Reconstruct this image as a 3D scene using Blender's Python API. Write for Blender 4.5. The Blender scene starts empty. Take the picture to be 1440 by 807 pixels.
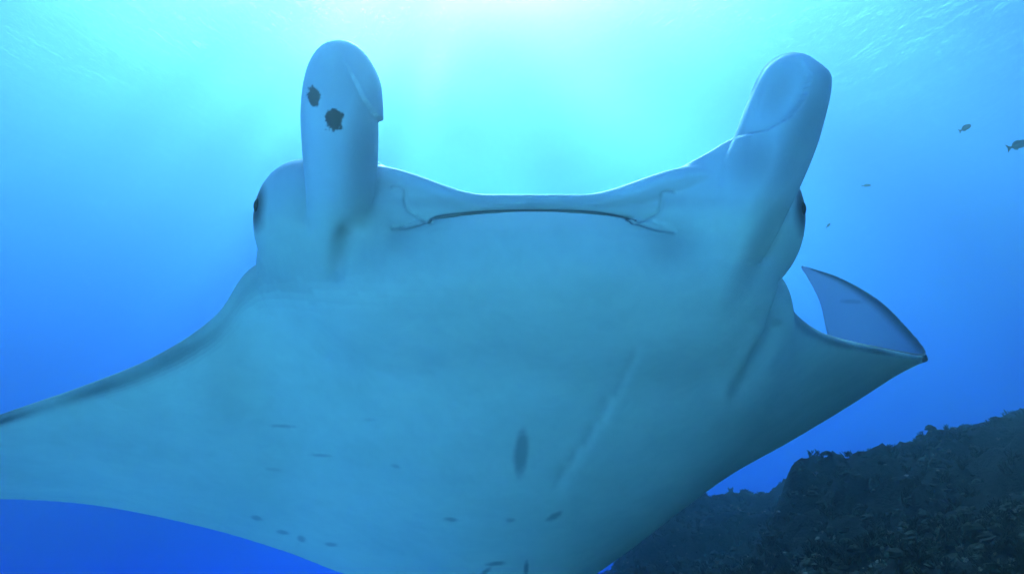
import bpy, bmesh, math, random
import numpy as np
from mathutils import Vector, noise
from mathutils.bvhtree import BVHTree

sc = bpy.context.scene
COL = sc.collection
random.seed(7)
rng = np.random.default_rng(7)

# ------------------------------------------------------------------ camera
PITCH = math.radians(10)
cam = bpy.data.objects.new('camera', bpy.data.cameras.new('camera'))
COL.objects.link(cam)
sc.camera = cam
cam.data.sensor_width = 36
cam.data.angle = math.radians(75)
cam.data.clip_start = 0.02
cam.data.clip_end = 2000
cam.rotation_euler = (math.pi / 2 + PITCH, 0, 0)

# ------------------------------------------------------------------ sky, sun, exposure
SUN_EL, SUN_AZ = math.radians(44), math.radians(-5)
world = bpy.data.worlds.new('World')
sc.world = world
world.use_nodes = True
wn = world.node_tree
sky = wn.nodes.new('ShaderNodeTexSky')
sky.sky_type = 'NISHITA'
sky.sun_disc = False
sky.sun_elevation = SUN_EL
sky.sun_rotation = SUN_AZ
wn.links.new(sky.outputs[0], wn.nodes['Background'].inputs[0])
wn.nodes['Background'].inputs[1].default_value = 0.06
sl = bpy.data.lights.new('sun', 'SUN')
sl.energy = 5.0
sl.angle = math.radians(10)
sl.color = (1.0, 0.97, 0.90)
sun = bpy.data.objects.new('sun', sl)
COL.objects.link(sun)
sd = Vector((math.sin(SUN_AZ) * math.cos(SUN_EL), math.cos(SUN_AZ) * math.cos(SUN_EL), math.sin(SUN_EL)))
sun.rotation_euler = sd.to_track_quat('Z', 'Y').to_euler()
sc.view_settings.view_transform = 'Standard'
sc.view_settings.look = 'None'
sc.view_settings.gamma = 1
sc.view_settings.use_curve_mapping = False
sc.view_settings.exposure = 3.05
cy = sc.cycles
cy.volume_bounces = 2
cy.max_bounces = 6
cy.diffuse_bounces = 2
cy.adaptive_threshold = 0.02
cy.glossy_bounces = 2
cy.transparent_max_bounces = 6
cy.use_denoising = True

# ------------------------------------------------------------------ helpers
FPX = 720 / math.tan(math.radians(37.5))
FW = np.array((0, math.cos(PITCH), math.sin(PITCH)))
UP = np.array((0, -math.sin(PITCH), math.cos(PITCH)))
RT = np.array((1.0, 0, 0))

def at(px, py, d):
    return d * (FW + RT * (px - 720) / FPX + UP * (403.5 - py) / FPX)

def proj(P):
    P = np.asarray(P)
    d = P @ FW
    return np.stack([720 + FPX * (P @ RT) / d, 403.5 - FPX * (P @ UP) / d, d], -1)

def mat(name):
    m = bpy.data.materials.new(name)
    m.use_nodes = True
    m.node_tree.nodes['Principled BSDF'].inputs['Specular IOR Level'].default_value = 0.04
    return m, m.node_tree, m.node_tree.nodes['Principled BSDF']

def N(nt, kind, **kw):
    n = nt.nodes.new('ShaderNode' + kind)
    for k, v in kw.items():
        if k.startswith('_'):
            setattr(n, k[1:], v)
        else:
            n.inputs[k.replace('_', ' ')].default_value = v
    return n

def mesh_obj(name, verts, faces, material=None, parent=None, smooth=True):
    me = bpy.data.meshes.new(name)
    me.from_pydata([tuple(v) for v in verts], [], faces)
    me.update()
    if smooth:
        me.polygons.foreach_set('use_smooth', [True] * len(me.polygons))
    o = bpy.data.objects.new(name, me)
    COL.objects.link(o)
    if material:
        me.materials.append(material)
    if parent:
        o.parent = parent
    return o

def tag(o, label, cat, group=None):
    o['label'] = label
    o['category'] = cat
    if group:
        o['group'] = group

def catmull(C, n):
    """centripetal-free Catmull-Rom through rows of C, n samples"""
    C = np.asarray(C, float)
    k = len(C)
    t = np.linspace(0, k - 1, n)
    i = np.clip(t.astype(int), 0, k - 2)
    f = (t - i)[:, None]
    E = np.vstack([2 * C[0] - C[1], C, 2 * C[-1] - C[-2]])
    p0, p1, p2, p3 = E[i], E[i + 1], E[i + 2], E[i + 3]
    return 0.5 * (2 * p1 + (p2 - p0) * f + (2 * p0 - 5 * p1 + 4 * p2 - p3) * f ** 2 + (3 * p1 - p0 - 3 * p2 + p3) * f ** 3)

def sstep(a, b, x):
    t = np.clip((x - a) / (b - a), 0, 1)
    return t * t * (3 - 2 * t)

def tube_faces(nr, nc, off=0, cap=True):
    F = []
    for i in range(nr - 1):
        for j in range(nc):
            a, b = off + i * nc + j, off + i * nc + (j + 1) % nc
            F.append((a, b, b + nc, a + nc))
    if cap:
        F.append(tuple(off + j for j in reversed(range(nc))))
        F.append(tuple(off + (nr - 1) * nc + j for j in range(nc)))
    return F

# ------------------------------------------------------------------ water (volume) and surface
WATER_TOP = 9.0
SEABED_Z = -16.0
BOUNCE_SHELF_Z = -1.9  # unseen sand shelf below the camera, added to bounce light onto the belly
def box(name, lo, hi):
    v = [(x, y, z) for x in (lo[0], hi[0]) for y in (lo[1], hi[1]) for z in (lo[2], hi[2])]
    f = [(0, 1, 3, 2), (4, 6, 7, 5), (0, 4, 5, 1), (2, 3, 7, 6), (0, 2, 6, 4), (1, 5, 7, 3)]
    return mesh_obj(name, v, f, smooth=False)

hz = box('haze', (-80, -80, SEABED_Z - 2.0), (80, 80, WATER_TOP + 1.0))
hz['kind'] = 'stuff'
hm = bpy.data.materials.new('sea_water_volume')
hm.use_nodes = True
hn = hm.node_tree
hn.nodes.clear()
ho = hn.nodes.new('ShaderNodeOutputMaterial')
hv = hn.nodes.new('ShaderNodeVolumePrincipled')
hv.inputs['Color'].default_value = (0.17, 0.235, 0.195, 1)
hv.inputs['Absorption Color'].default_value = (0.07, 0.40, 0.80, 1)
hv.inputs['Density'].default_value = 0.20
hv.inputs['Anisotropy'].default_value = 0.87
hn.links.new(hv.outputs[0], ho.inputs['Volume'])
hz.data.materials.append(hm)

def build_surface():
    n = 240
    xs = np.sign(np.linspace(-1, 1, n)) * np.abs(np.linspace(-1, 1, n)) ** 1.6 * 78
    X, Y = np.meshgrid(xs, xs)
    Z = np.zeros_like(X)
    for k in range(26):
        lam = 0.9 * 1.17 ** k
        a = rng.normal(0.5, 0.55)
        ph = rng.uniform(0, 6.28)
        Z += 0.009 * lam ** 0.8 * np.sin((X * math.cos(a) + Y * math.sin(a)) * 6.28 / lam + ph) * np.where(lam > 1.2, 1, 0.7)
    Z = Z * 0.8 + WATER_TOP
    V = np.stack([X, Y, Z], -1).reshape(-1, 3)
    F = [(i * n + j, i * n + j + 1, (i + 1) * n + j + 1, (i + 1) * n + j) for i in range(n - 1) for j in range(n - 1)]
    m = bpy.data.materials.new('rippled_water_surface')
    m.use_nodes = True
    t = m.node_tree
    t.nodes.clear()
    out = N(t, 'OutputMaterial')
    tr = N(t, 'BsdfTransparent')
    tr.inputs[0].default_value = (0.82, 0.97, 1, 1)
    gl = N(t, 'BsdfGlossy')
    gl.inputs['Color'].default_value = (0.9, 0.97, 1, 1)
    gl.inputs['Roughness'].default_value = 0.10
    mix = N(t, 'MixShader')
    fr = N(t, 'Fresnel', IOR=1.33)
    tc = N(t, 'TexCoord')
    mp = N(t, 'Mapping')
    mp.inputs['Rotation'].default_value = (0, 0, 0.5)
    mp.inputs['Scale'].default_value = (1.0, 0.35, 1)
    nz = N(t, 'TexNoise', Scale=1.6, Detail=5.0, Roughness=0.6)
    bp = N(t, 'Bump', Strength=0.7, Distance=0.45)
    t.links.new(tc.outputs['Object'], mp.inputs[0])
    t.links.new(mp.outputs[0], nz.inputs['Vector'])
    t.links.new(nz.outputs[0], bp.inputs['Height'])
    t.links.new(bp.outputs[0], fr.inputs['Normal'])
    t.links.new(bp.outputs[0], gl.inputs['Normal'])
    t.links.new(fr.outputs[0], mix.inputs[0])
    t.links.new(tr.outputs[0], mix.inputs[1])
    t.links.new(gl.outputs[0], mix.inputs[2])
    t.links.new(mix.outputs[0], out.inputs[0])
    o = mesh_obj('water_surface', V, F, m)
    o['kind'] = 'structure'
build_surface()

def build_seabed():
    n = 160
    xs = np.linspace(-1, 1, n)
    xs = np.sign(xs) * np.abs(xs) ** 1.5 * 78
    X, Y = np.meshgrid(xs, xs)
    Z = np.array([noise.fractal(Vector((x * .06, y * .06, 3.1)), 1.0, 2.0, 4) for x, y in zip(X.ravel(), Y.ravel())]).reshape(X.shape) * 0.35
    Z += 1.5 * sstep(0.0, 8.0, -Y)  # unseen rise behind the camera, added for more frontal bounce light
    Z += BOUNCE_SHELF_Z + (SEABED_Z - BOUNCE_SHELF_Z) * sstep(-0.5, 10.0, Y - 0.25 * X)
    V = np.stack([X, Y, Z], -1).reshape(-1, 3)
    F = [(i * n + j, i * n + j + 1, (i + 1) * n + j + 1, (i + 1) * n + j) for i in range(n - 1) for j in range(n - 1)]
    m, t, b = mat('pale_bounce_sand')  # sand kept pale so the added shelf reflects more light upward
    tc = N(t, 'TexCoord')
    nz = N(t, 'TexNoise', Scale=0.5, Detail=6.0)
    cr = N(t, 'ValToRGB')
    cr.color_ramp.elements[0].color = (0.58, 0.57, 0.48, 1)
    cr.color_ramp.elements[1].color = (0.78, 0.77, 0.66, 1)
    t.links.new(tc.outputs['Object'], nz.inputs['Vector'])
    t.links.new(nz.outputs[0], cr.inputs[0])
    t.links.new(cr.outputs[0], b.inputs['Base Color'])
    b.inputs['Roughness'].default_value = 0.95
    o = mesh_obj('seabed_bounce_shelf', V, F, m)
    o['kind'] = 'structure'
build_seabed()

# ------------------------------------------------------------------ reef slope on the right
CP = np.array([  # x, y, z
 (3.07, 4.24, -1.00), (2.2, 4.6, -1.22), (4.6, 4.2, -0.55), (7.5, 4.5, 0.25), (4.2, 6.2, -0.85), (5.56, 9.2, -0.50), (7.2, 10.2, -0.28),
 (8.4, 11.2, -0.14), (10.5, 12.0, 0.25), (3.45, 8.3, -0.68), (3.0, 6.5, -1.35), (2.75, 8.2, -1.85), (3.15, 9.6, -2.2), (3.5, 11.0, -2.2), (3.3, 12.8, -1.75), (2.5, 12.5, -2.0), (4.2, 8.6, -0.75),
 (1.6, 9.5, -2.25), (1.3, 6.0, -1.75), (0.4, 4.5, -2.1), (0.2, 8.0, -3.2), (0.0, 12.0, -4.5), (6.0, 14.0, -1.7), (10.0, 17.0, -1.5), (4.0, 18.0, -5.5),
 (-1.5, 5.0, -3.0), (-1.0, 16.0, -8.0), (14.0, 6.0, 1.2), (15.0, 16.0, 0.3), (3.0, 2.2, -1.5), (6.0, 1.5, -0.6), (12.0, 1.5, 1.2), (1.0, 2.4, -2.5),
 (-1.5, 2.2, -3.0), (10.0, 22.0, -5.0), (16.0, 22.0, -3.0), (3.0, 22.0, -9.0), (3.5, -2.0, -1.8), (7.0, -3.0, -0.8), (14.0, -4.0, 1.0), (1.0, -3.0, -3.0), (-1.0, -3.0, -3.4)]) * 0.6
_K = np.linalg.norm(CP[:, None, :2] - CP[None, :, :2], axis=2)
_W = np.linalg.solve(_K + 0.05 * np.eye(len(CP)), CP[:, 2] + 1.5)

def reef_base(x, y):
    d = np.hypot(x[:, None] - CP[None, :, 0], y[:, None] - CP[None, :, 1])
    return d @ _W - 1.5

def reef_z(x, y):
    z = reef_base(x, y)
    out = np.empty(len(x))
    for i in range(len(x)):
        v = Vector((x[i], y[i], 0.0))
        a = noise.fractal(v * 0.8, 1.0, 2.1, 3) * 0.11
        b = (1 - abs(noise.noise(v * 2.4 + Vector((4, 1, 2))))) ** 2 * 0.15
        c = noise.fractal(v * 7.0, 0.7, 2.2, 4) * 0.05
        e = max(0.0, noise.noise(v * 15.0)) * 0.045
        out[i] = a + b + c + e - 0.12
    return z + out

def rock_material():
    m, t, b = mat('dark_reef_rock')
    tc = N(t, 'TexCoord')
    n1 = N(t, 'TexNoise', Scale=1.6, Detail=8.0, Roughness=0.65)
    n2 = N(t, 'TexVoronoi', Scale=14.0)
    n3 = N(t, 'TexNoise', Scale=24.0, Detail=6.0, Roughness=0.7)
    for n in (n1, n2, n3):
        t.links.new(tc.outputs['Object'], n.inputs['Vector'])
    cr = N(t, 'ValToRGB')
    e = cr.color_ramp.elements
    e[0].position, e[0].color = 0.36, (0.004, 0.004, 0.004, 1)
    e[1].position, e[1].color = 0.74, (0.060, 0.054, 0.032, 1)
    k = cr.color_ramp.elements.new(0.56)
    k.color = (0.018, 0.017, 0.012, 1)
    mx = N(t, 'Math', _operation='MULTIPLY_ADD')
    mx.inputs[1].default_value = 0.55
    t.links.new(n3.outputs[0], mx.inputs[0])
    m2 = N(t, 'Math', _operation='MULTIPLY')
    m2.inputs[1].default_value = 0.45
    t.links.new(n1.outputs[0], m2.inputs[0])
    t.links.new(m2.outputs[0], mx.inputs[2])
    t.links.new(mx.outputs[0], cr.inputs[0])
    t.links.new(cr.outputs[0], b.inputs['Base Color'])
    b.inputs['Roughness'].default_value = 0.95
    bp = N(t, 'Bump', Strength=0.8, Distance=0.03)
    t.links.new(n3.outputs[0], bp.inputs['Height'])
    t.links.new(bp.outputs[0], b.inputs['Normal'])
    return m

def build_reef():
    rock = rock_material()
    nx, ny = 330, 330
    u = np.linspace(0, 1, nx)
    xs = -0.4 + 10.8 * u ** 1.3
    ys = -1.8 + 15.2 * np.linspace(0, 1, ny)
    X, Y = np.meshgrid(xs, ys)
    Z = reef_z(X.ravel(), Y.ravel()).reshape(X.shape)
    V = np.stack([X, Y, Z], -1).reshape(-1, 3)
    F = [(i * nx + j, i * nx + j + 1, (i + 1) * nx + j + 1, (i + 1) * nx + j) for i in range(ny - 1) for j in range(nx - 1)]
    o = mesh_obj('reef_slope', V, F, rock)
    o['kind'] = 'structure'

    def coral_mat(name, c):
        m, t, b = mat(name)
        tc = N(t, 'TexCoord')
        nz = N(t, 'TexNoise', Scale=5.0, Detail=5.0)
        cr = N(t, 'ValToRGB')
        cr.color_ramp.elements[0].position = 0.3
        cr.color_ramp.elements[1].position = 0.75
        cr.color_ramp.elements[0].color = tuple(q * 0.35 for q in c) + (1,)
        cr.color_ramp.elements[1].color = tuple(c) + (1,)
        t.links.new(tc.outputs['Object'], nz.inputs['Vector'])
        t.links.new(nz.outputs[0], cr.inputs[0])
        t.links.new(cr.outputs[0], b.inputs['Base Color'])
        b.inputs['Roughness'].default_value = 0.9
        return m
    cm = coral_mat('brown_green_coral', (0.060, 0.055, 0.030))
    cp = coral_mat('pale_coral', (0.34, 0.31, 0.20))

    def cone(V, F, p, d, r, h, r2):
        d = d.normalized()
        e1 = d.orthogonal().normalized()
        e2 = d.cross(e1)
        o = len(V)
        for k in range(5):
            a = k * 1.2566
            V.append(p + (e1 * math.cos(a) + e2 * math.sin(a)) * r)
        for k in range(5):
            a = k * 1.2566 + 0.4
            V.append(p + d * h + (e1 * math.cos(a) + e2 * math.sin(a)) * r2)
        for k in range(5):
            F.append((o + k, o + (k + 1) % 5, o + 5 + (k + 1) % 5, o + 5 + k))
        F.append(tuple(o + 5 + k for k in range(5)))

    def clump(V, F, p, s, kind):
        if kind == 0:                                   # branching
            for k in range(random.randint(5, 9)):
                d = Vector((random.gauss(0, .55), random.gauss(0, .55), 1))
                h = s * random.uniform(.5, 1)
                cone(V, F, p + Vector((random.gauss(0, .15), random.gauss(0, .15), -.15)) * s, d, s * .10, h, s * .05)
                q = p + d.normalized() * h * .6
                for _ in range(2):
                    cone(V, F, q, d + Vector((random.gauss(0, .8), random.gauss(0, .8), .2)), s * .06, h * .5, s * .03)
        elif kind == 1:                                 # tiered plate
            s *= 0.6
            nrm = Vector((random.gauss(0, .25), random.gauss(0, .25), 1)).normalized()
            e1 = nrm.orthogonal().normalized()
            e2 = nrm.cross(e1)
            o = len(V)
            k = 11
            V.append(p + nrm * s * .12)
            V.append(p - nrm * s * .25)
            for i in range(k):
                a = 6.2832 * i / k
                r = s * random.uniform(.5, .85)
                V.append(p + (e1 * math.cos(a) + e2 * math.sin(a)) * r + nrm * s * random.uniform(.16, .30))
            for i in range(k):
                F.append((o, o + 2 + i, o + 2 + (i + 1) % k))
                F.append((o + 1, o + 2 + (i + 1) % k, o + 2 + i))
        else:                                           # lumpy head
            o = len(V)
            nr, nc = 5, 9
            for i in range(nr):
                a = math.pi / 2 * (i + .15) / nr
                for j in range(nc):
                    b = 6.2832 * j / nc
                    r = s * .6 * (1 + random.uniform(-.14, .14))
                    V.append(p + Vector((math.cos(b) * math.cos(a), math.sin(b) * math.cos(a), math.sin(a) * .8 - .15)) * r)
            for i in range(nr - 1):
                for j in range(nc):
                    F.append((o + i * nc + j, o + i * nc + (j + 1) % nc, o + (i + 1) * nc + (j + 1) % nc, o + (i + 1) * nc + j))
            F.append(tuple(o + (nr - 1) * nc + j for j in range(nc)))

    for name, cmx, cnt, smin, smax, kinds in (('coral_cover', cm, 11000, .02, .075, (0, 0, 0, 2, 2, 1)), ('pale_coral_cover', cp, 2600, .012, .036, (0, 0, 2, 1))):
        px, py = [], []
        while len(px) < cnt:
            d = random.uniform(1.9, 9) if random.random() < .65 else random.uniform(1.9, 4.5)
            a = math.radians(random.uniform(3, 44))
            px.append(d * math.sin(a))
            py.append(d * math.cos(a))
        z = reef_z(np.array(px), np.array(py))
        V, F = [], []
        for x, y, zz in zip(px, py, z):
            # denser on the raised knobs
            if noise.noise(Vector((x, y, 0)) * 1.3) < -0.12 and random.random() < .8:
                continue
            clump(V, F, Vector((x, y, zz)), random.uniform(smin, smax), random.choice(kinds))
        o = mesh_obj(name, V, F, cmx, smooth=False)
        o['kind'] = 'stuff'
build_reef()

# ------------------------------------------------------------------ manta ray
def cam2(v):
    return v[0] * RT + v[1] * UP + v[2] * FW
AF = cam2(np.array((0.0, 0.72, -0.694)))          # towards the manta's nose
AU = cam2(np.array((0.0, 0.694, 0.72)))           # dorsal side
AR = RT.copy()
MO = at(752, 292, 1.13)                           # mouth centre

# stations of the disc: leading edge, trailing edge (px, py, depth), belly and back thickness
ST = [
 ((-365, 775, 1.78), (-352, 778, 1.82), .006, .006),
 ((-260, 706, 1.64), (-255, 738, 1.88), .012, .012),
 ((-125, 634, 1.53), (-125, 705, 1.95), .018, .020),
 ((0, 586, 1.46), (0, 701, 2.00), .026, .030),
 ((110, 548, 1.41), (140, 711, 2.04), .036, .040),
 ((215, 505, 1.37), (290, 742, 2.09), .052, .056),
 ((300, 449, 1.34), (400, 775, 2.13), .074, .080),
 ((352, 380, 1.34), (500, 812, 2.17), .100, .105),
 ((440, 350, 1.30), (610, 836, 2.21), .125, .135),
 ((590, 345, 1.27), (680, 852, 2.24), .145, .165),
 ((750, 345, 1.26), (742, 855, 2.26), .150, .175),
 ((900, 345, 1.29), (810, 825, 2.27), .145, .165),
 ((1030, 355, 1.33), (890, 770, 2.29), .125, .135),
 ((1095, 385, 1.38), (960, 716, 2.31), .100, .105),
 ((1108, 425, 1.45), (1030, 666, 2.33), .074, .080),
 ((1132, 453, 1.52), (1105, 624, 2.35), .052, .056),
 ((1170, 475, 1.62), (1190, 573, 2.36), .036, .040),
 ((1232, 491, 1.76), (1258, 529, 2.36), .024, .026),
 ((1294, 503, 1.93), (1299, 506, 2.38), .014, .014),
 ((1303, 496, 2.05), (1262, 512, 2.44), .011, .011),
 ((1278, 463, 2.15), (1196, 500, 2.49), .010, .010),
 ((1235, 421, 2.24), (1166, 476, 2.51), .009, .009),
 ((1180, 390, 2.31), (1153, 425, 2.48), .008, .008),
 ((1127, 374, 2.38), (1129, 377, 2.40), .006, .006),
]
def wing():
    C = np.array([np.concatenate([at(*a), at(*b), (tb, td)]) for a, b, tb, td in ST])
    ns, h = 300, 64
    S = catmull(C, ns)
    L, T, tb, td = S[:, :3], S[:, 3:6], S[:, 6], S[:, 7]
    mid = 0.5 * (L + T)
    sp = np.gradient(mid, axis=0)
    ch = T - L
    nr = np.cross(sp, ch)
    nr /= np.linalg.norm(nr, axis=1)[:, None]
    # smooth normals along the span
    for _ in range(6):
        nr[1:-1] = nr[:-2] + 2 * nr[1:-1] + nr[2:]
        nr /= np.linalg.norm(nr, axis=1)[:, None]
    if (nr[ns // 2] @ AU) < 0:
        nr = -nr
    b = 0.5 * (1 - np.cos(np.linspace(0, np.pi, h)))
    prof = (2.969 * np.sqrt(b) - 1.26 * b - 3.516 * b ** 2 + 2.843 * b ** 3 - 1.036 * b ** 4)
    prof = prof / prof.max()
    V = []
    side = []
    for i in range(ns):
        mn = min(0.006, 0.5 * (tb[i] + td[i]))
        edge = np.sqrt(np.clip(1 - (2 * b - 1) ** 8, 0, 1)) * mn
        pv = np.maximum(prof * tb[i], edge)
        pd = np.maximum(prof * td[i], edge)
        lo = L[i] + ch[i] * b[:, None] - nr[i] * pv[:, None]
        hi = L[i] + ch[i] * b[:, None] + nr[i] * pd[:, None]
        V.append(np.vstack([lo, hi[-2:0:-1]]))
        s = np.concatenate([np.zeros(h), np.ones(h - 2)])
        side.append(np.stack([s, np.concatenate([b, b[-2:0:-1]]), np.full(2 * h - 2, i / (ns - 1))], -1))
    V = np.vstack(V)
    return V, tube_faces(ns, 2 * h - 2), np.vstack(side)

def head():
    """spanwise loft; every section is a closed profile in the (AF, AU) plane with the mouth slit in front"""
    HW = 0.452
    ns = 120
    th = np.linspace(-np.pi / 2, np.pi / 2, ns)
    xs = np.sin(th) * HW * 0.999
    V = []
    nc = None
    for x in xs:
        q = abs(x) / HW
        w = max((1 - q ** 3.2), 0) ** (1 / 2.4)
        lf = 0.0 - 0.035 * (q / 0.55) ** 2 if q < 0.55 else -0.035 - 0.10 * ((q - 0.55) / 0.45) ** 2      # lower lip
        uf = 0.004 + 0.060 * sstep(0.18, 0.60, q) - 0.115 * sstep(0.66, 1.0, q)                                # upper lip
        mouth = 1 - sstep(0.485, 0.52, q)
        hvn, hd = 0.115 * w + 0.004, 0.15 * w + 0.004
        g = 0.060 * mouth
        bk = -0.78 + 0.25 * q ** 2
        P = []
        for k in range(14):                                # belly side, back to front
            f = bk + (lf - 0.060 - bk) * k / 13
            P.append((f, -hvn * float(sstep(0, 12, k))))
        for k in range(1, 13):                             # round the lower lip
            a = -np.pi / 2 + np.pi / 2 * k / 12
            P.append((lf - 0.060 + 0.060 * math.cos(a), -0.010 * w + (hvn - 0.010 * w) * math.sin(a)))
        P.append((lf - 0.006, -0.006 * w))
        P.append((lf - g, -0.005 * w))
        P.append((lf - g, 0.012 * w))
        m = lf + (uf - lf) * 0.5
        P.append((min(m, uf) - 0.016, 0.012 * w))
        r = 0.016 * (0.4 + 0.6 * w)
        for k in range(0, 9):                              # upper lip
            a = -np.pi / 2 + np.pi * k / 8 * 0.75
            P.append((uf - r + r * math.cos(a), 0.012 * w + r + r * math.sin(a)))
        f0, u0 = P[-1]
        for k in range(1, 16):                             # top of the head
            t = k / 15
            P.append((f0 + (bk - f0) * t, (max(u0, 0) + (hd - u0) * math.sin(min(t * 2.2, 1) * np.pi / 2)) * (1 - 0.9 * float(sstep(0.6, 1.0, t)))))
        nc = len(P)
        for f, u in P:
            V.append(MO + AR * x + AF * f + AU * u)
    return np.array(V), tube_faces(ns, nc)

def inpoly(p, poly):
    poly = np.asarray(poly, float)
    x, y = p[:, 0], p[:, 1]
    c = np.zeros(len(p), bool)
    j = len(poly) - 1
    for i in range(len(poly)):
        xi, yi = poly[i]
        xj, yj = poly[j]
        k = ((yi > y) != (yj > y)) & (x < (xj - xi) * (y - yi) / (yj - yi + 1e-12) + xi)
        c ^= k
        j = i
    return c

def horn(axis, rads, flat, n=120, nc=120):
    """axis: (px,py,depth) rows; rads: radius in px at each row (half width)"""
    A = np.array([at(*a) for a in axis])
    R = np.array([r * a[2] / FPX for r, a in zip(rads, axis)])
    S = catmull(np.column_stack([A, R]), n)
    P, r = S[:, :3], np.maximum(S[:, 3], 0.0005)
    tn = np.gradient(P, axis=0)
    tn /= np.linalg.norm(tn, axis=1)[:, None]
    V = []
    for i in range(n):
        view = P[i] / np.linalg.norm(P[i])
        e1 = np.cross(tn[i], view)
        e1 /= np.linalg.norm(e1)
        e2 = np.cross(e1, tn[i])
        a = np.linspace(0, 2 * np.pi, nc, endpoint=False)
        V.append(P[i] + r[i] * (np.cos(a)[:, None] * e1 + flat * np.sin(a)[:, None] * e2))
    return np.vstack(V), tube_faces(n, nc)

def web(rows, n=60, nc=24):
    """blade of flesh: rows of (px,py,d, half height px along image up, half depth m)"""
    C = np.array([np.concatenate([at(a[0], a[1], a[2]), (a[3] * a[2] / FPX, a[4])]) for a in rows])
    S = catmull(C, n)
    V = []
    for s in S:
        a = np.linspace(0, 2 * np.pi, nc, endpoint=False)
        V.append(s[:3] + s[3] * np.cos(a)[:, None] * (0.8 * AF + 0.6 * AU) + s[4] * np.sin(a)[:, None] * (0.6 * AF - 0.8 * AU))
    return np.vstack(V), tube_faces(n, nc)

def displace_front(V, F, poly, amt, axis_pts):
    """raise the camera-facing skin inside an outline by amt along its normal (a fold of the fin)"""
    p = proj(V)
    me = bpy.data.meshes.new('tmp')
    me.from_pydata(V.tolist(), [], F)
    me.update()
    nn = np.zeros(len(V) * 3)
    me.vertices.foreach_get('normal', nn)
    nn = nn.reshape(-1, 3)
    bpy.data.meshes.remove(me)
    c = V.mean(0)
    if ((V - c) * nn).sum() < 0:
        nn = -nn
    front = (nn * V).sum(1) < 0.25 * np.linalg.norm(V, axis=1)
    k = inpoly(p, poly) & front
    V = V.copy()
    V[k] += nn[k] * amt
    return V

def sphere(c, r, n=24, m=32):
    V = []
    for i in range(n):
        a = np.pi * (i + 0.02) / (n - 1 + 0.04)
        for j in range(m):
            b = 2 * np.pi * j / m
            V.append(c + AR * r[0] * math.sin(a) * math.cos(b) + AF * r[1] * math.sin(a) * math.sin(b) + AU * r[2] * math.cos(a))
    return np.array(V), tube_faces(n, m)

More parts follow.
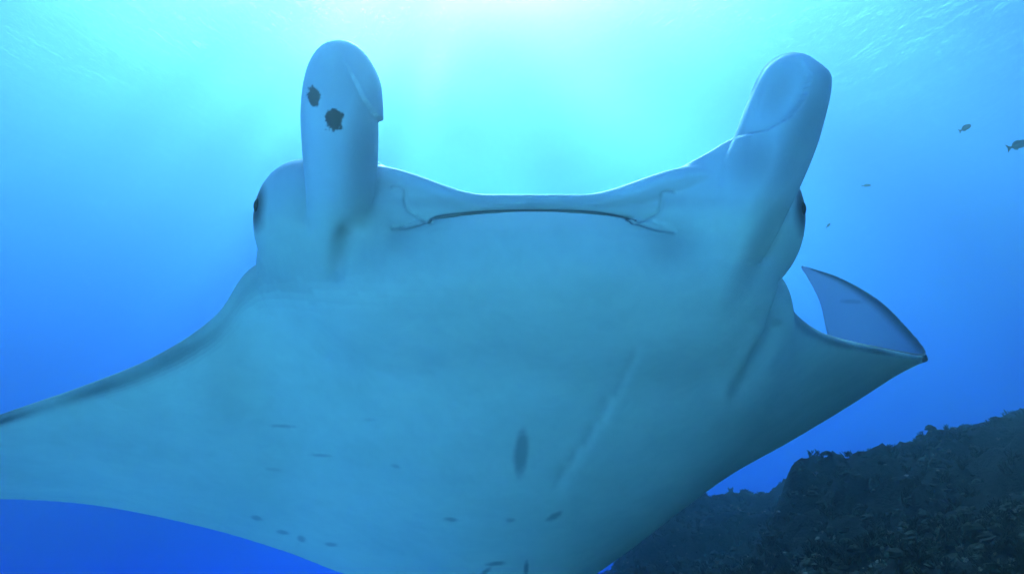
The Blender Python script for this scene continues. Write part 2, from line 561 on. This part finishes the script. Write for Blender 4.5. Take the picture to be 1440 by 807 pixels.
VOXEL = 0.0042
EYE_L = at(372, 296, 1.20)
EYE_R = at(1108, 300, 1.22)
def build_manta():
    parts = []
    WV, WF, WS = wing()
    parts.append((WV, WF))
    parts.append(head())
    # left cephalic fin, rolled, seen from its outer side
    LH = [(462, 425, 1.27), (466, 372, 1.20), (472, 315, 1.135), (479, 262, 1.085), (479, 210, 1.045), (478, 160, 1.02), (479, 115, 1.01), (481, 82, 1.01), (482, 65, 1.012), (482, 61, 1.013)]
    V, F = horn(LH, [10, 22, 38, 48, 52, 53, 49, 38, 21, 1], 0.8)
    parts.append((V, F))
    # right cephalic fin, seen into its rolled mouth
    RH = [(995, 430, 1.30), (1018, 370, 1.21), (1042, 310, 1.14), (1064, 255, 1.09), (1083, 205, 1.055), (1098, 160, 1.035), (1110, 122, 1.025), (1117, 98, 1.025), (1121, 83, 1.027), (1122, 80, 1.028)]
    V, F = horn(RH, [20, 40, 52, 53, 51, 49, 46, 38, 20, 1], 0.8)
    parts.append((V, F))
    # webs joining the fins to the upper jaw
    parts.append(web([(495, 262, 1.12, 52, .03), (530, 276, 1.13, 50, .018), (560, 283, 1.14, 40, .013), (595, 287, 1.15, 28, .012), (640, 288, 1.155, 17, .012), (690, 287, 1.155, 12, .012)]))
    parts.append(web([(1062, 235, 1.10, 55, .035), (1022, 250, 1.11, 52, .024), (980, 270, 1.125, 48, .016), (940, 282, 1.14, 40, .013), (900, 287, 1.15, 28, .012), (850, 288, 1.155, 17, .012), (800, 287, 1.155, 12, .012)]))
    # swellings behind the fins that carry the eyes
    parts.append(sphere(at(446, 328, 1.25), (.110, .150, .105)))
    parts.append(sphere(at(1048, 326, 1.26), (.100, .148, .105)))
    # flesh filling the hollows behind the eyes and at the corners of the mouth
    parts.append(sphere(at(440, 400, 1.33), (.102, .170, .085)))
    parts.append(sphere(at(1022, 405, 1.35), (.085, .170, .085)))
    parts.append(sphere(at(530, 322, 1.165), (.042, .040, .034)))
    parts.append(sphere(at(976, 318, 1.165), (.042, .040, .034)))
    # whip tail and pelvic fins
    TE0 = at(742, 850, 2.26)
    tail = np.array([TE0 + AF * .25, TE0, TE0 - AF * .3 + AU * .05, TE0 - AF * .7 + AU * .20, TE0 - AF * 1.1 + AU * .50])
    tr = np.array([.05, .035, .018, .011, .006])
    S = catmull(np.column_stack([tail, tr]), 80)
    a = np.linspace(0, 2 * np.pi, 16, endpoint=False)
    TV = np.vstack([s[:3] + s[3] * (np.cos(a)[:, None] * AR + np.sin(a)[:, None] * AU) for s in S])
    parts.append((TV, tube_faces(80, 16)))
    for s in (-1, 1):
        c = TE0 + AR * s * .09 - AF * .04
        parts.append(sphere(c, (.06, .12, .014)))
    V, F, o = [], [], 0
    for v, f in parts:
        V.append(v)
        F += [tuple(i + o for i in q) for q in f]
        o += len(v)
    V = np.vstack(V)
    tmp = mesh_obj('tmp_union', V, F)
    bm = bmesh.new()
    bm.from_mesh(tmp.data)
    # outward normals per closed shell
    bmesh.ops.recalc_face_normals(bm, faces=bm.faces)
    bm.to_mesh(tmp.data)
    bm.free()
    md = tmp.modifiers.new('r', 'REMESH')
    md.mode = 'VOXEL'
    md.voxel_size = VOXEL
    md.use_smooth_shade = True
    dg = bpy.context.evaluated_depsgraph_get()
    me = bpy.data.meshes.new_from_object(tmp.evaluated_get(dg))
    bpy.data.objects.remove(tmp)
    nv = len(me.vertices)
    P = np.zeros(nv * 3)
    me.vertices.foreach_get('co', P)
    P = P.reshape(-1, 3)
    ne = len(me.edges)
    E = np.zeros(ne * 2, int)
    me.edges.foreach_get('vertices', E)
    E = E.reshape(-1, 2)
    deg = np.bincount(E.ravel(), minlength=nv).astype(float)

    def lap(Q):
        R = np.empty_like(Q)
        for k in range(Q.shape[1]):
            R[:, k] = np.bincount(E[:, 0], Q[E[:, 1], k], nv) + np.bincount(E[:, 1], Q[E[:, 0], k], nv)
        return R / deg[:, None] - Q
    # broad smoothing where parts blend on the belly
    def vnorm():
        me.vertices.foreach_set('co', P.ravel())
        me.update()
        q = np.zeros(len(me.vertices) * 3)
        me.vertices.foreach_get('normal', q)
        return q.reshape(-1, 3)
    for it in range(3):
        P = P + 0.5 * lap(P)
        P = P - 0.52 * lap(P)
    pp = proj(P)
    nn = vnorm()
    facing = (nn * P).sum(1) / np.linalg.norm(P, axis=1)
    belly = 1 - sstep(-0.35, -0.02, facing)
    x, y = pp[:, 0], pp[:, 1]
    belly = belly * sstep(322, 352, y) * (1 - sstep(740, 830, y)) * sstep(250, 330, x) * (1 - sstep(1100, 1160, x))
    belly = np.maximum(belly, (1 - sstep(-0.3, -0.05, facing)) * sstep(300, 330, y) * sstep(362, 380, x) * (1 - sstep(430, 470, x)) * (y < 420))
    belly = np.maximum(belly, (1 - sstep(-0.35, -0.08, facing)) * sstep(275, 310, y) * sstep(960, 990, x) * (1 - sstep(1080, 1110, x)) * (y < 420))
    for cx, cy_ in ((528, 322), (974, 320)):
        belly = np.maximum(belly, np.exp(-((x - cx) ** 2 + (y - cy_) ** 2) / 20 ** 2) * (facing < -0.1))
    sub = np.nonzero(belly > 0.01)[0]
    loc = np.full(nv, -1)
    loc[sub] = np.arange(len(sub))
    k = (loc[E[:, 0]] >= 0) & (loc[E[:, 1]] >= 0)
    e = loc[E[k]]
    dg2 = np.maximum(np.bincount(e.ravel(), minlength=len(sub)), 1)[:, None]
    Q, wgt = P[sub], (0.6 * belly[sub])[:, None]
    full = (dg2[:, 0] >= deg[sub])
    wgt[~full] = 0
    for it in range(380):
        R = np.stack([np.bincount(e[:, 0], Q[e[:, 1], c], len(sub)) + np.bincount(e[:, 1], Q[e[:, 0], c], len(sub)) for c in range(3)], -1)
        Q = Q + wgt * (R / dg2 - Q)
    P[sub] = Q
    # finer skin on the fins and round the mouth
    pp = proj(P)
    x, y, d = pp.T
    nn = vnorm()
    facing = (nn * P).sum(1) / np.linalg.norm(P, axis=1)
    sel = (d < 1.22) & (facing < 0.3) & (((x > 415) & (x < 545) & (y < 200)) | ((x > 1015) & (x < 1175) & (y < 215)) | ((x > 535) & (x < 965) & (y > 245) & (y < 335)))
    bm = bmesh.new()
    bm.from_mesh(me)
    bm.verts.ensure_lookup_table()
    es = [q for q in bm.edges if sel[q.verts[0].index] and sel[q.verts[1].index]]
    bmesh.ops.subdivide_edges(bm, edges=es, cuts=1, use_grid_fill=True)
    bm.to_mesh(me)
    bm.free()
    nv = len(me.vertices)
    P = np.zeros(nv * 3)
    me.vertices.foreach_get('co', P)
    P = P.reshape(-1, 3)
    E = np.zeros(len(me.edges) * 2, int)
    me.edges.foreach_get('vertices', E)
    E = E.reshape(-1, 2)
    deg = np.bincount(E.ravel(), minlength=nv).astype(float)
    P = P + 0.5 * lap(P)
    P = P - 0.5 * lap(P)
    P = P + 0.4 * lap(P)
    # the rolled fins: one edge of the fin laps over the other
    nn = vnorm()
    pp = proj(P)
    facing = (nn * P).sum(1) / np.linalg.norm(P, axis=1)
    fl = inpoly(pp, [(484, 86), (497, 112), (510, 140), (533, 171), (600, 171), (600, 40), (482, 40)]) & (facing < 0.35) & (pp[:, 2] < 1.15)
    fr = inpoly(pp, [(1110, 60), (1129, 86), (1136, 112), (1127, 142), (1108, 166), (1080, 183), (1020, 197), (1010, 340), (1300, 340), (1300, 60)]) & (facing < 0.35) & (pp[:, 2] < 1.15)
    fade_l = sstep(68, 125, pp[:, 1])
    fade_r = (1 - sstep(185, 330, pp[:, 1])) * sstep(82, 112, pp[:, 1]) * np.where(pp[:, 1] > 172, sstep(1030, 1062, pp[:, 0]), 1)
    off = np.where(fl, 0.008 * fade_l, 0) + np.where(fr, 0.010 * fade_r, 0)
    scoop = np.exp(-(((pp[:, 0] - 1098) / 30) ** 2 + ((pp[:, 1] - 135) / 38) ** 2)) * (facing < -0.1) * (pp[:, 2] < 1.15) * (~fr)
    off = off - 0.012 * scoop
    P = P + nn * off[:, None]
    P = P + 0.25 * lap(P)
    me.vertices.foreach_set('co', P.ravel())
    me.update()
    nn = np.zeros(nv * 3)
    me.vertices.foreach_get('normal', nn)
    nn = nn.reshape(-1, 3)
    pp = proj(P)
    facing = (nn * P).sum(1) / np.linalg.norm(P, axis=1)

    # creases and ridges pressed into the skin: polyline in the view of the belly, depth m, width px
    def line_dist(poly):
        poly = np.asarray(poly, float)
        D = np.full(nv, 1e9)
        for a, b in zip(poly[:-1], poly[1:]):
            ab = b - a
            t = np.clip(((pp[:, :2] - a) @ ab) / (ab @ ab), 0, 1)
            D = np.minimum(D, np.hypot(*(pp[:, :2] - a - t[:, None] * ab).T))
        return D
    disp = np.zeros(nv)
    front = facing < -0.05
    def crease(poly, depth, w):
        nonlocal disp
        D = line_dist(poly)
        disp += np.where(front, -depth * np.exp(-(D / w) ** 2), 0)
    SL = [(553, 264), (568, 268), (570, 285), (575, 298), (590, 306), (606, 312)]
    SR = [(948, 270), (933, 272), (930, 288), (925, 300), (908, 308), (890, 312)]
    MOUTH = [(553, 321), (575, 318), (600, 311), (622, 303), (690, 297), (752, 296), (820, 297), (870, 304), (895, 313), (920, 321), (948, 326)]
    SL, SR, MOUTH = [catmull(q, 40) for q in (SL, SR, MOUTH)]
    crease(SL, .004, 2.6)
    crease(SR, .004, 2.6)
    crease(MOUTH[:9], .004, 3.0)
    crease(MOUTH[-11:], .004, 3.0)
    GILL = [(888, 505), (872, 540), (850, 575), (828, 612), (805, 645), (788, 668)]
    for k, (x, y) in enumerate(GILL):
        crease([(x + 5, y - 12), (x - 4, y + 12)], .003, 8)
        crease([(2 * 742 - x - 8, y - 14), (2 * 742 - x + 3, y + 14)], .002, 9)
    crease([(905, 500), (865, 580), (800, 690)], -.002, 18)
    crease([(1088, 465), (1062, 510), (1037, 540)], .007, 12)
    crease([(1068, 460), (1042, 510), (1018, 550)], -.007, 12)
    crease([(490, 330), (468, 382)], .012, 16)
    P = P + nn * disp[:, None]
    me.vertices.foreach_set('co', P.ravel())
    me.update()

    # pigment: 0 pale belly, 1 dark, painted shade included
    pig_shade = np.zeros(nv)
    # dark back and dark margins, from the nearest point of the disc
    bv = BVHTree.FromPolygons([Vector(v) for v in WV], [f for f in WF if len(f) == 4])
    quads = [f for f in WF if len(f) == 4]
    qs = np.array([WS[list(f)].mean(0) for f in quads])
    idx = np.zeros(nv, int)
    dist = np.zeros(nv)
    fn = bv.find_nearest
    for i, p in enumerate(P.tolist()):
        r = fn(p)
        idx[i] = r[2]
        dist[i] = r[3]
    sd_, sb, su = qs[idx].T
    nz = np.sin(P[:, 0] * 17 + 2 * np.sin(P[:, 1] * 11)) * np.cos(P[:, 2] * 19 + P[:, 1] * 7)
    tip = sstep(0.79, 0.83, su)
    back = (sd_ > 0.5) & (dist < 0.05)
    up = (nn @ AU)
    pig_shade = np.maximum(pig_shade, np.where(back, (1 - 0.96 * tip) * sstep(0.006, 0.035, sb), 0))  # back left paler along the leading edge, a painted sunlit rim
    pig_shade = np.maximum(pig_shade, np.where(dist > 0.05, sstep(0.45, 0.62, up), 0))
    m_lead = np.exp(-((sb - 0.014) / 0.022) ** 2) * sstep(0.0, 0.25, np.abs(su - 0.46))
    m_trail = np.exp(-((1 - sb) / 0.05) ** 2) * tip
    pig_shade = np.maximum(pig_shade, (0.55 + 0.25 * nz) * m_lead)
    pig_shade = np.maximum(pig_shade, 0.5 * m_trail)
    pig_shade = np.maximum(pig_shade, tip * 0.8 * np.exp(-(sb / 0.09) ** 2))
    # blotches
    def blot(px, py, rx, ry, ang, amt, soft=0.25, rag=0.35):
        nonlocal pig_shade
        dx, dy = pp[:, 0] - px, pp[:, 1] - py
        c, s = math.cos(ang), math.sin(ang)
        u, v = (dx * c + dy * s) / rx, (-dx * s + dy * c) / ry
        kk = (np.hypot(u, v) < 2.2) & (facing < 0.15)
        i = np.nonzero(kk)[0]
        q = np.hypot(u[i], v[i]) + rag * np.array([noise.fractal(Vector(P[j]) * 110, 0.8, 2.0, 3) for j in i]) if len(i) else np.zeros(0)
        pig_shade[i] = np.maximum(pig_shade[i], amt * (1 - sstep(1 - soft, 1 + soft, q)))
    blot(441, 137, 9.5, 14, -.1, .97, .12)
    blot(470, 169, 13.5, 15, .2, 1.0, .12)
    blot(733, 636, 9.5, 31, .10, .42, .45, .15)
    eyes = []
    for q in (at(369, 291, 1.175), at(1114, 297, 1.185)):
        i = int(np.argmin(((P - q) ** 2).sum(1)))
        eyes.append((P[i].copy(), nn[i].copy()))
        r_ = np.linalg.norm((P - P[i]) @ np.stack([AR, AF * 0.8, AU], 1), axis=1)
        pig_shade = np.maximum(pig_shade, 0.9 * (1 - sstep(0.014, 0.056, r_ + 0.003 * nz)))
    # painted grey shade on the fins and mouth corners; upper lip darker
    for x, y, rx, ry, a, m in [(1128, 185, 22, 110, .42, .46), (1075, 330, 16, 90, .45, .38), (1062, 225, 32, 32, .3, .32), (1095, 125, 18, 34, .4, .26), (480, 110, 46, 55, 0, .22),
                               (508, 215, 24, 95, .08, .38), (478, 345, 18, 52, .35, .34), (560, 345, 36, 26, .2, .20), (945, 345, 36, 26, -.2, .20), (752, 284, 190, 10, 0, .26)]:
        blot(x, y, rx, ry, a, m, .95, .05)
    for x, y, rx, ry, a, m in [(398, 599, 15, 2.2, .05, .4), (452, 640, 14, 2, .05, .38), (556, 655, 6, 2.5, .3, .3), (361, 728, 8, 3, .2, .5),
                               (398, 748, 8, 3, .15, .5), (424, 757, 6, 4, .5, .5), (465, 765, 8, 2.5, .1, .5), (634, 730, 9, 3, .1, .55),
                               (718, 731, 6, 3, -.1, .4), (780, 725, 11, 4, -.5, .6), (697, 792, 12, 3, -.1, .7), (740, 799, 3, 10, .1, .75),
                               (683, 803, 8, 3, -.6, .7), (1197, 424, 15, 3, .05, .4), (385, 660, 10, 2, .1, .2), (520, 590, 9, 2, 0, .15)]:
        blot(x, y, rx, ry, a, m * .7, .6, .3)
    for k, (x, y) in enumerate([(888, 505), (872, 540), (850, 575), (828, 612), (805, 645), (788, 668)]):
        blot(x, y, 4, 15, .45, .10, .8, .4)
    for poly, w_, amt in ((SL, 1.3, .38), (SR, 1.3, .38), (MOUTH, 1.8, .8)):  # shadow in the mouth slit and lip folds, painted as dark lines
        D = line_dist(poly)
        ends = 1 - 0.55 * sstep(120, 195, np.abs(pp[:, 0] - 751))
        pig_shade = np.maximum(pig_shade, np.where((facing < 0.4) & (pp[:, 2] < 1.22), amt * ends * np.exp(-(D / w_) ** 2), 0))
    at_ = me.attributes.new('pigment_shade', 'FLOAT', 'POINT')
    at_.data.foreach_set('value', np.clip(pig_shade, 0, 1).astype(np.float32))
    thin = 0.06 + 0.20 * sstep(0.12, 0.36, np.abs(su - 0.46)) + 0.14 * tip
    cool = np.maximum(tip, 0.5 * (1 - sstep(240, 330, pp[:, 1])) * (1 - sstep(1.16, 1.24, pp[:, 2])))
    at4 = me.attributes.new('cool', 'FLOAT', 'POINT')
    at4.data.foreach_set('value', cool.astype(np.float32))
    at3 = me.attributes.new('thinness', 'FLOAT', 'POINT')
    at3.data.foreach_set('value', thin.astype(np.float32))
    me.polygons.foreach_set('use_smooth', [True] * len(me.polygons))
    o = bpy.data.objects.new('manta_ray', me)
    COL.objects.link(o)
    me.materials.clear()
    m, t, b = mat('manta_skin')
    at2 = N(t, 'Attribute')
    at2.attribute_name = 'pigment_shade'
    tc = N(t, 'TexCoord')
    n1 = N(t, 'TexNoise', Scale=3.0, Detail=4.0, Roughness=0.6)
    n2 = N(t, 'TexNoise', Scale=120.0, Detail=4.0, Roughness=0.7)
    t.links.new(tc.outputs['Object'], n1.inputs['Vector'])
    t.links.new(tc.outputs['Object'], n2.inputs['Vector'])
    pale = N(t, 'ValToRGB')
    pale.color_ramp.elements[0].position = 0.35
    pale.color_ramp.elements[1].position = 0.68
    pale.color_ramp.elements[0].color = (0.54, 0.76, 0.58, 1)
    pale.color_ramp.elements[1].color = (0.64, 0.87, 0.67, 1)
    n4 = N(t, 'TexNoise', Scale=28.0, Detail=6.0, Roughness=0.7, Distortion=0.6)
    t.links.new(tc.outputs['Object'], n4.inputs['Vector'])
    mm = N(t, 'Math', _operation='MULTIPLY_ADD')
    mm.inputs[1].default_value = 0.45
    mm.inputs[2].default_value = -0.22
    t.links.new(n4.outputs[0], mm.inputs[0])
    ma = N(t, 'Math', _operation='ADD')
    t.links.new(n1.outputs[0], ma.inputs[0])
    t.links.new(mm.outputs[0], ma.inputs[1])
    t.links.new(ma.outputs[0], pale.inputs[0])
    mx = N(t, 'Mix', _data_type='RGBA')
    mx.inputs[7].default_value = (0.018, 0.020, 0.026, 1)
    ca = N(t, 'Attribute')
    ca.attribute_name = 'cool'
    cm_ = N(t, 'Mix', _data_type='RGBA')
    cm_.inputs[7].default_value = (0.58, 0.74, 0.84, 1)
    t.links.new(ca.outputs['Fac'], cm_.inputs[0])
    t.links.new(pale.outputs[0], cm_.inputs[6])
    t.links.new(cm_.outputs[2], mx.inputs[6])
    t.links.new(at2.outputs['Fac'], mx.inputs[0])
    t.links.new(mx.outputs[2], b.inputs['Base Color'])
    b.inputs['Roughness'].default_value = 0.55
    b.inputs['Specular IOR Level'].default_value = 0.25
    bp = N(t, 'Bump', Strength=0.3, Distance=0.002)
    t.links.new(n2.outputs[0], bp.inputs['Height'])
    t.links.new(bp.outputs[0], b.inputs['Normal'])
    tl = N(t, 'BsdfTranslucent')
    t.links.new(mx.outputs[2], tl.inputs['Color'])
    ms = N(t, 'MixShader')
    th2 = N(t, 'Attribute')
    th2.attribute_name = 'thinness'
    t.links.new(th2.outputs['Fac'], ms.inputs[0])
    out = [n for n in t.nodes if n.type == 'OUTPUT_MATERIAL'][0]
    t.links.new(b.outputs[0], ms.inputs[1])
    t.links.new(tl.outputs[0], ms.inputs[2])
    t.links.new(ms.outputs[0], out.inputs[0])
    me.materials.append(m)
    tag(o, 'pale bellied manta ray gliding overhead with rolled cephalic fins and curled wing tip', 'manta ray')
    # eyes
    em, et, eb = mat('manta_eye')
    eb.inputs['Base Color'].default_value = (0.005, 0.006, 0.01, 1)
    eb.inputs['Roughness'].default_value = 0.15
    for c, n in eyes:
        V, F = sphere(c - n * .0125, (.016, .020, .016), 16, 24)
        mesh_obj('eye', V, F, em, o)
    print('manta verts', nv)
    return o
manta = build_manta()

# ------------------------------------------------------------------ small fish in the water behind
def build_fish(px, py, d, length_px, heading, tilt, label):
    L = length_px * d / FPX
    n, m = 18, 14
    V = []
    for i in range(n):
        t = i / (n - 1)
        h = L * 0.105 * (math.sin(math.pi * min(1, t * 1.02) ** 0.72) ** 0.8) * (1 - 0.15 * t) + L * 0.018
        w = h * 0.42
        for j in range(m):
            a = 2 * math.pi * j / m
            V.append((L * (0.42 - 0.80 * t), w * math.cos(a), h * math.sin(a)))
    body = mesh_obj('reef_fish', V, tube_faces(n, m), fish_mat)
    body.location = at(px, py, d)
    body.rotation_euler = (0, tilt, heading)
    def fin(name, pts, th):
        k = len(pts)
        P = [(x * L, th * L, z * L) for x, z in pts] + [(x * L, -th * L, z * L) for x, z in pts]
        F = [tuple(range(k)), tuple(reversed(range(k, 2 * k)))] + [(i, i + k, (i + 1) % k + k, (i + 1) % k) for i in range(k)]
        mesh_obj(name, P, F, fish_mat, body, smooth=False)
    fin('tail_fin', [(-.34, .02), (-.43, .05), (-.56, .12), (-.50, 0), (-.56, -.12), (-.43, -.05), (-.34, -.02)], .006)
    fin('dorsal_fin', [(.18, .09), (.05, .145), (-.12, .135), (-.26, .085), (-.28, .04), (0, .07)], .006)
    fin('anal_fin', [(-.02, -.09), (-.12, -.135), (-.24, -.09), (-.27, -.04)], .006)
    tag(body, label, 'fish', 'small reef fish in open water')
    return body
fish_mat, ft, fb = mat('dark_fish_scales')
fnz = N(ft, 'TexNoise', Scale=18.0, Detail=3.0)
fcr = N(ft, 'ValToRGB')
fcr.color_ramp.elements[0].color = (0.005, 0.006, 0.01, 1)
fcr.color_ramp.elements[1].color = (0.018, 0.02, 0.026, 1)
ftc = N(ft, 'TexCoord')
ft.links.new(ftc.outputs['Object'], fnz.inputs['Vector'])
ft.links.new(fnz.outputs[0], fcr.inputs[0])
ft.links.new(fcr.outputs[0], fb.inputs['Base Color'])
fb.inputs['Roughness'].default_value = 0.45
build_fish(1358, 180, 5.0, 30, math.radians(20), math.radians(-28), 'small dark fish following behind a larger fish high above the reef')
build_fish(1432, 204, 4.6, 48, math.radians(20), math.radians(-20), 'largest dark fish swimming ahead of a smaller one above the reef')
build_fish(1165, 317, 6.5, 14, math.radians(30), math.radians(-35), 'tiny dark fish in open water just above the curled wing tip of the manta')
build_fish(1219, 261, 8.0, 16, math.radians(10), math.radians(-8), 'tiny faint slender fish far off between the manta fin and two larger fish')
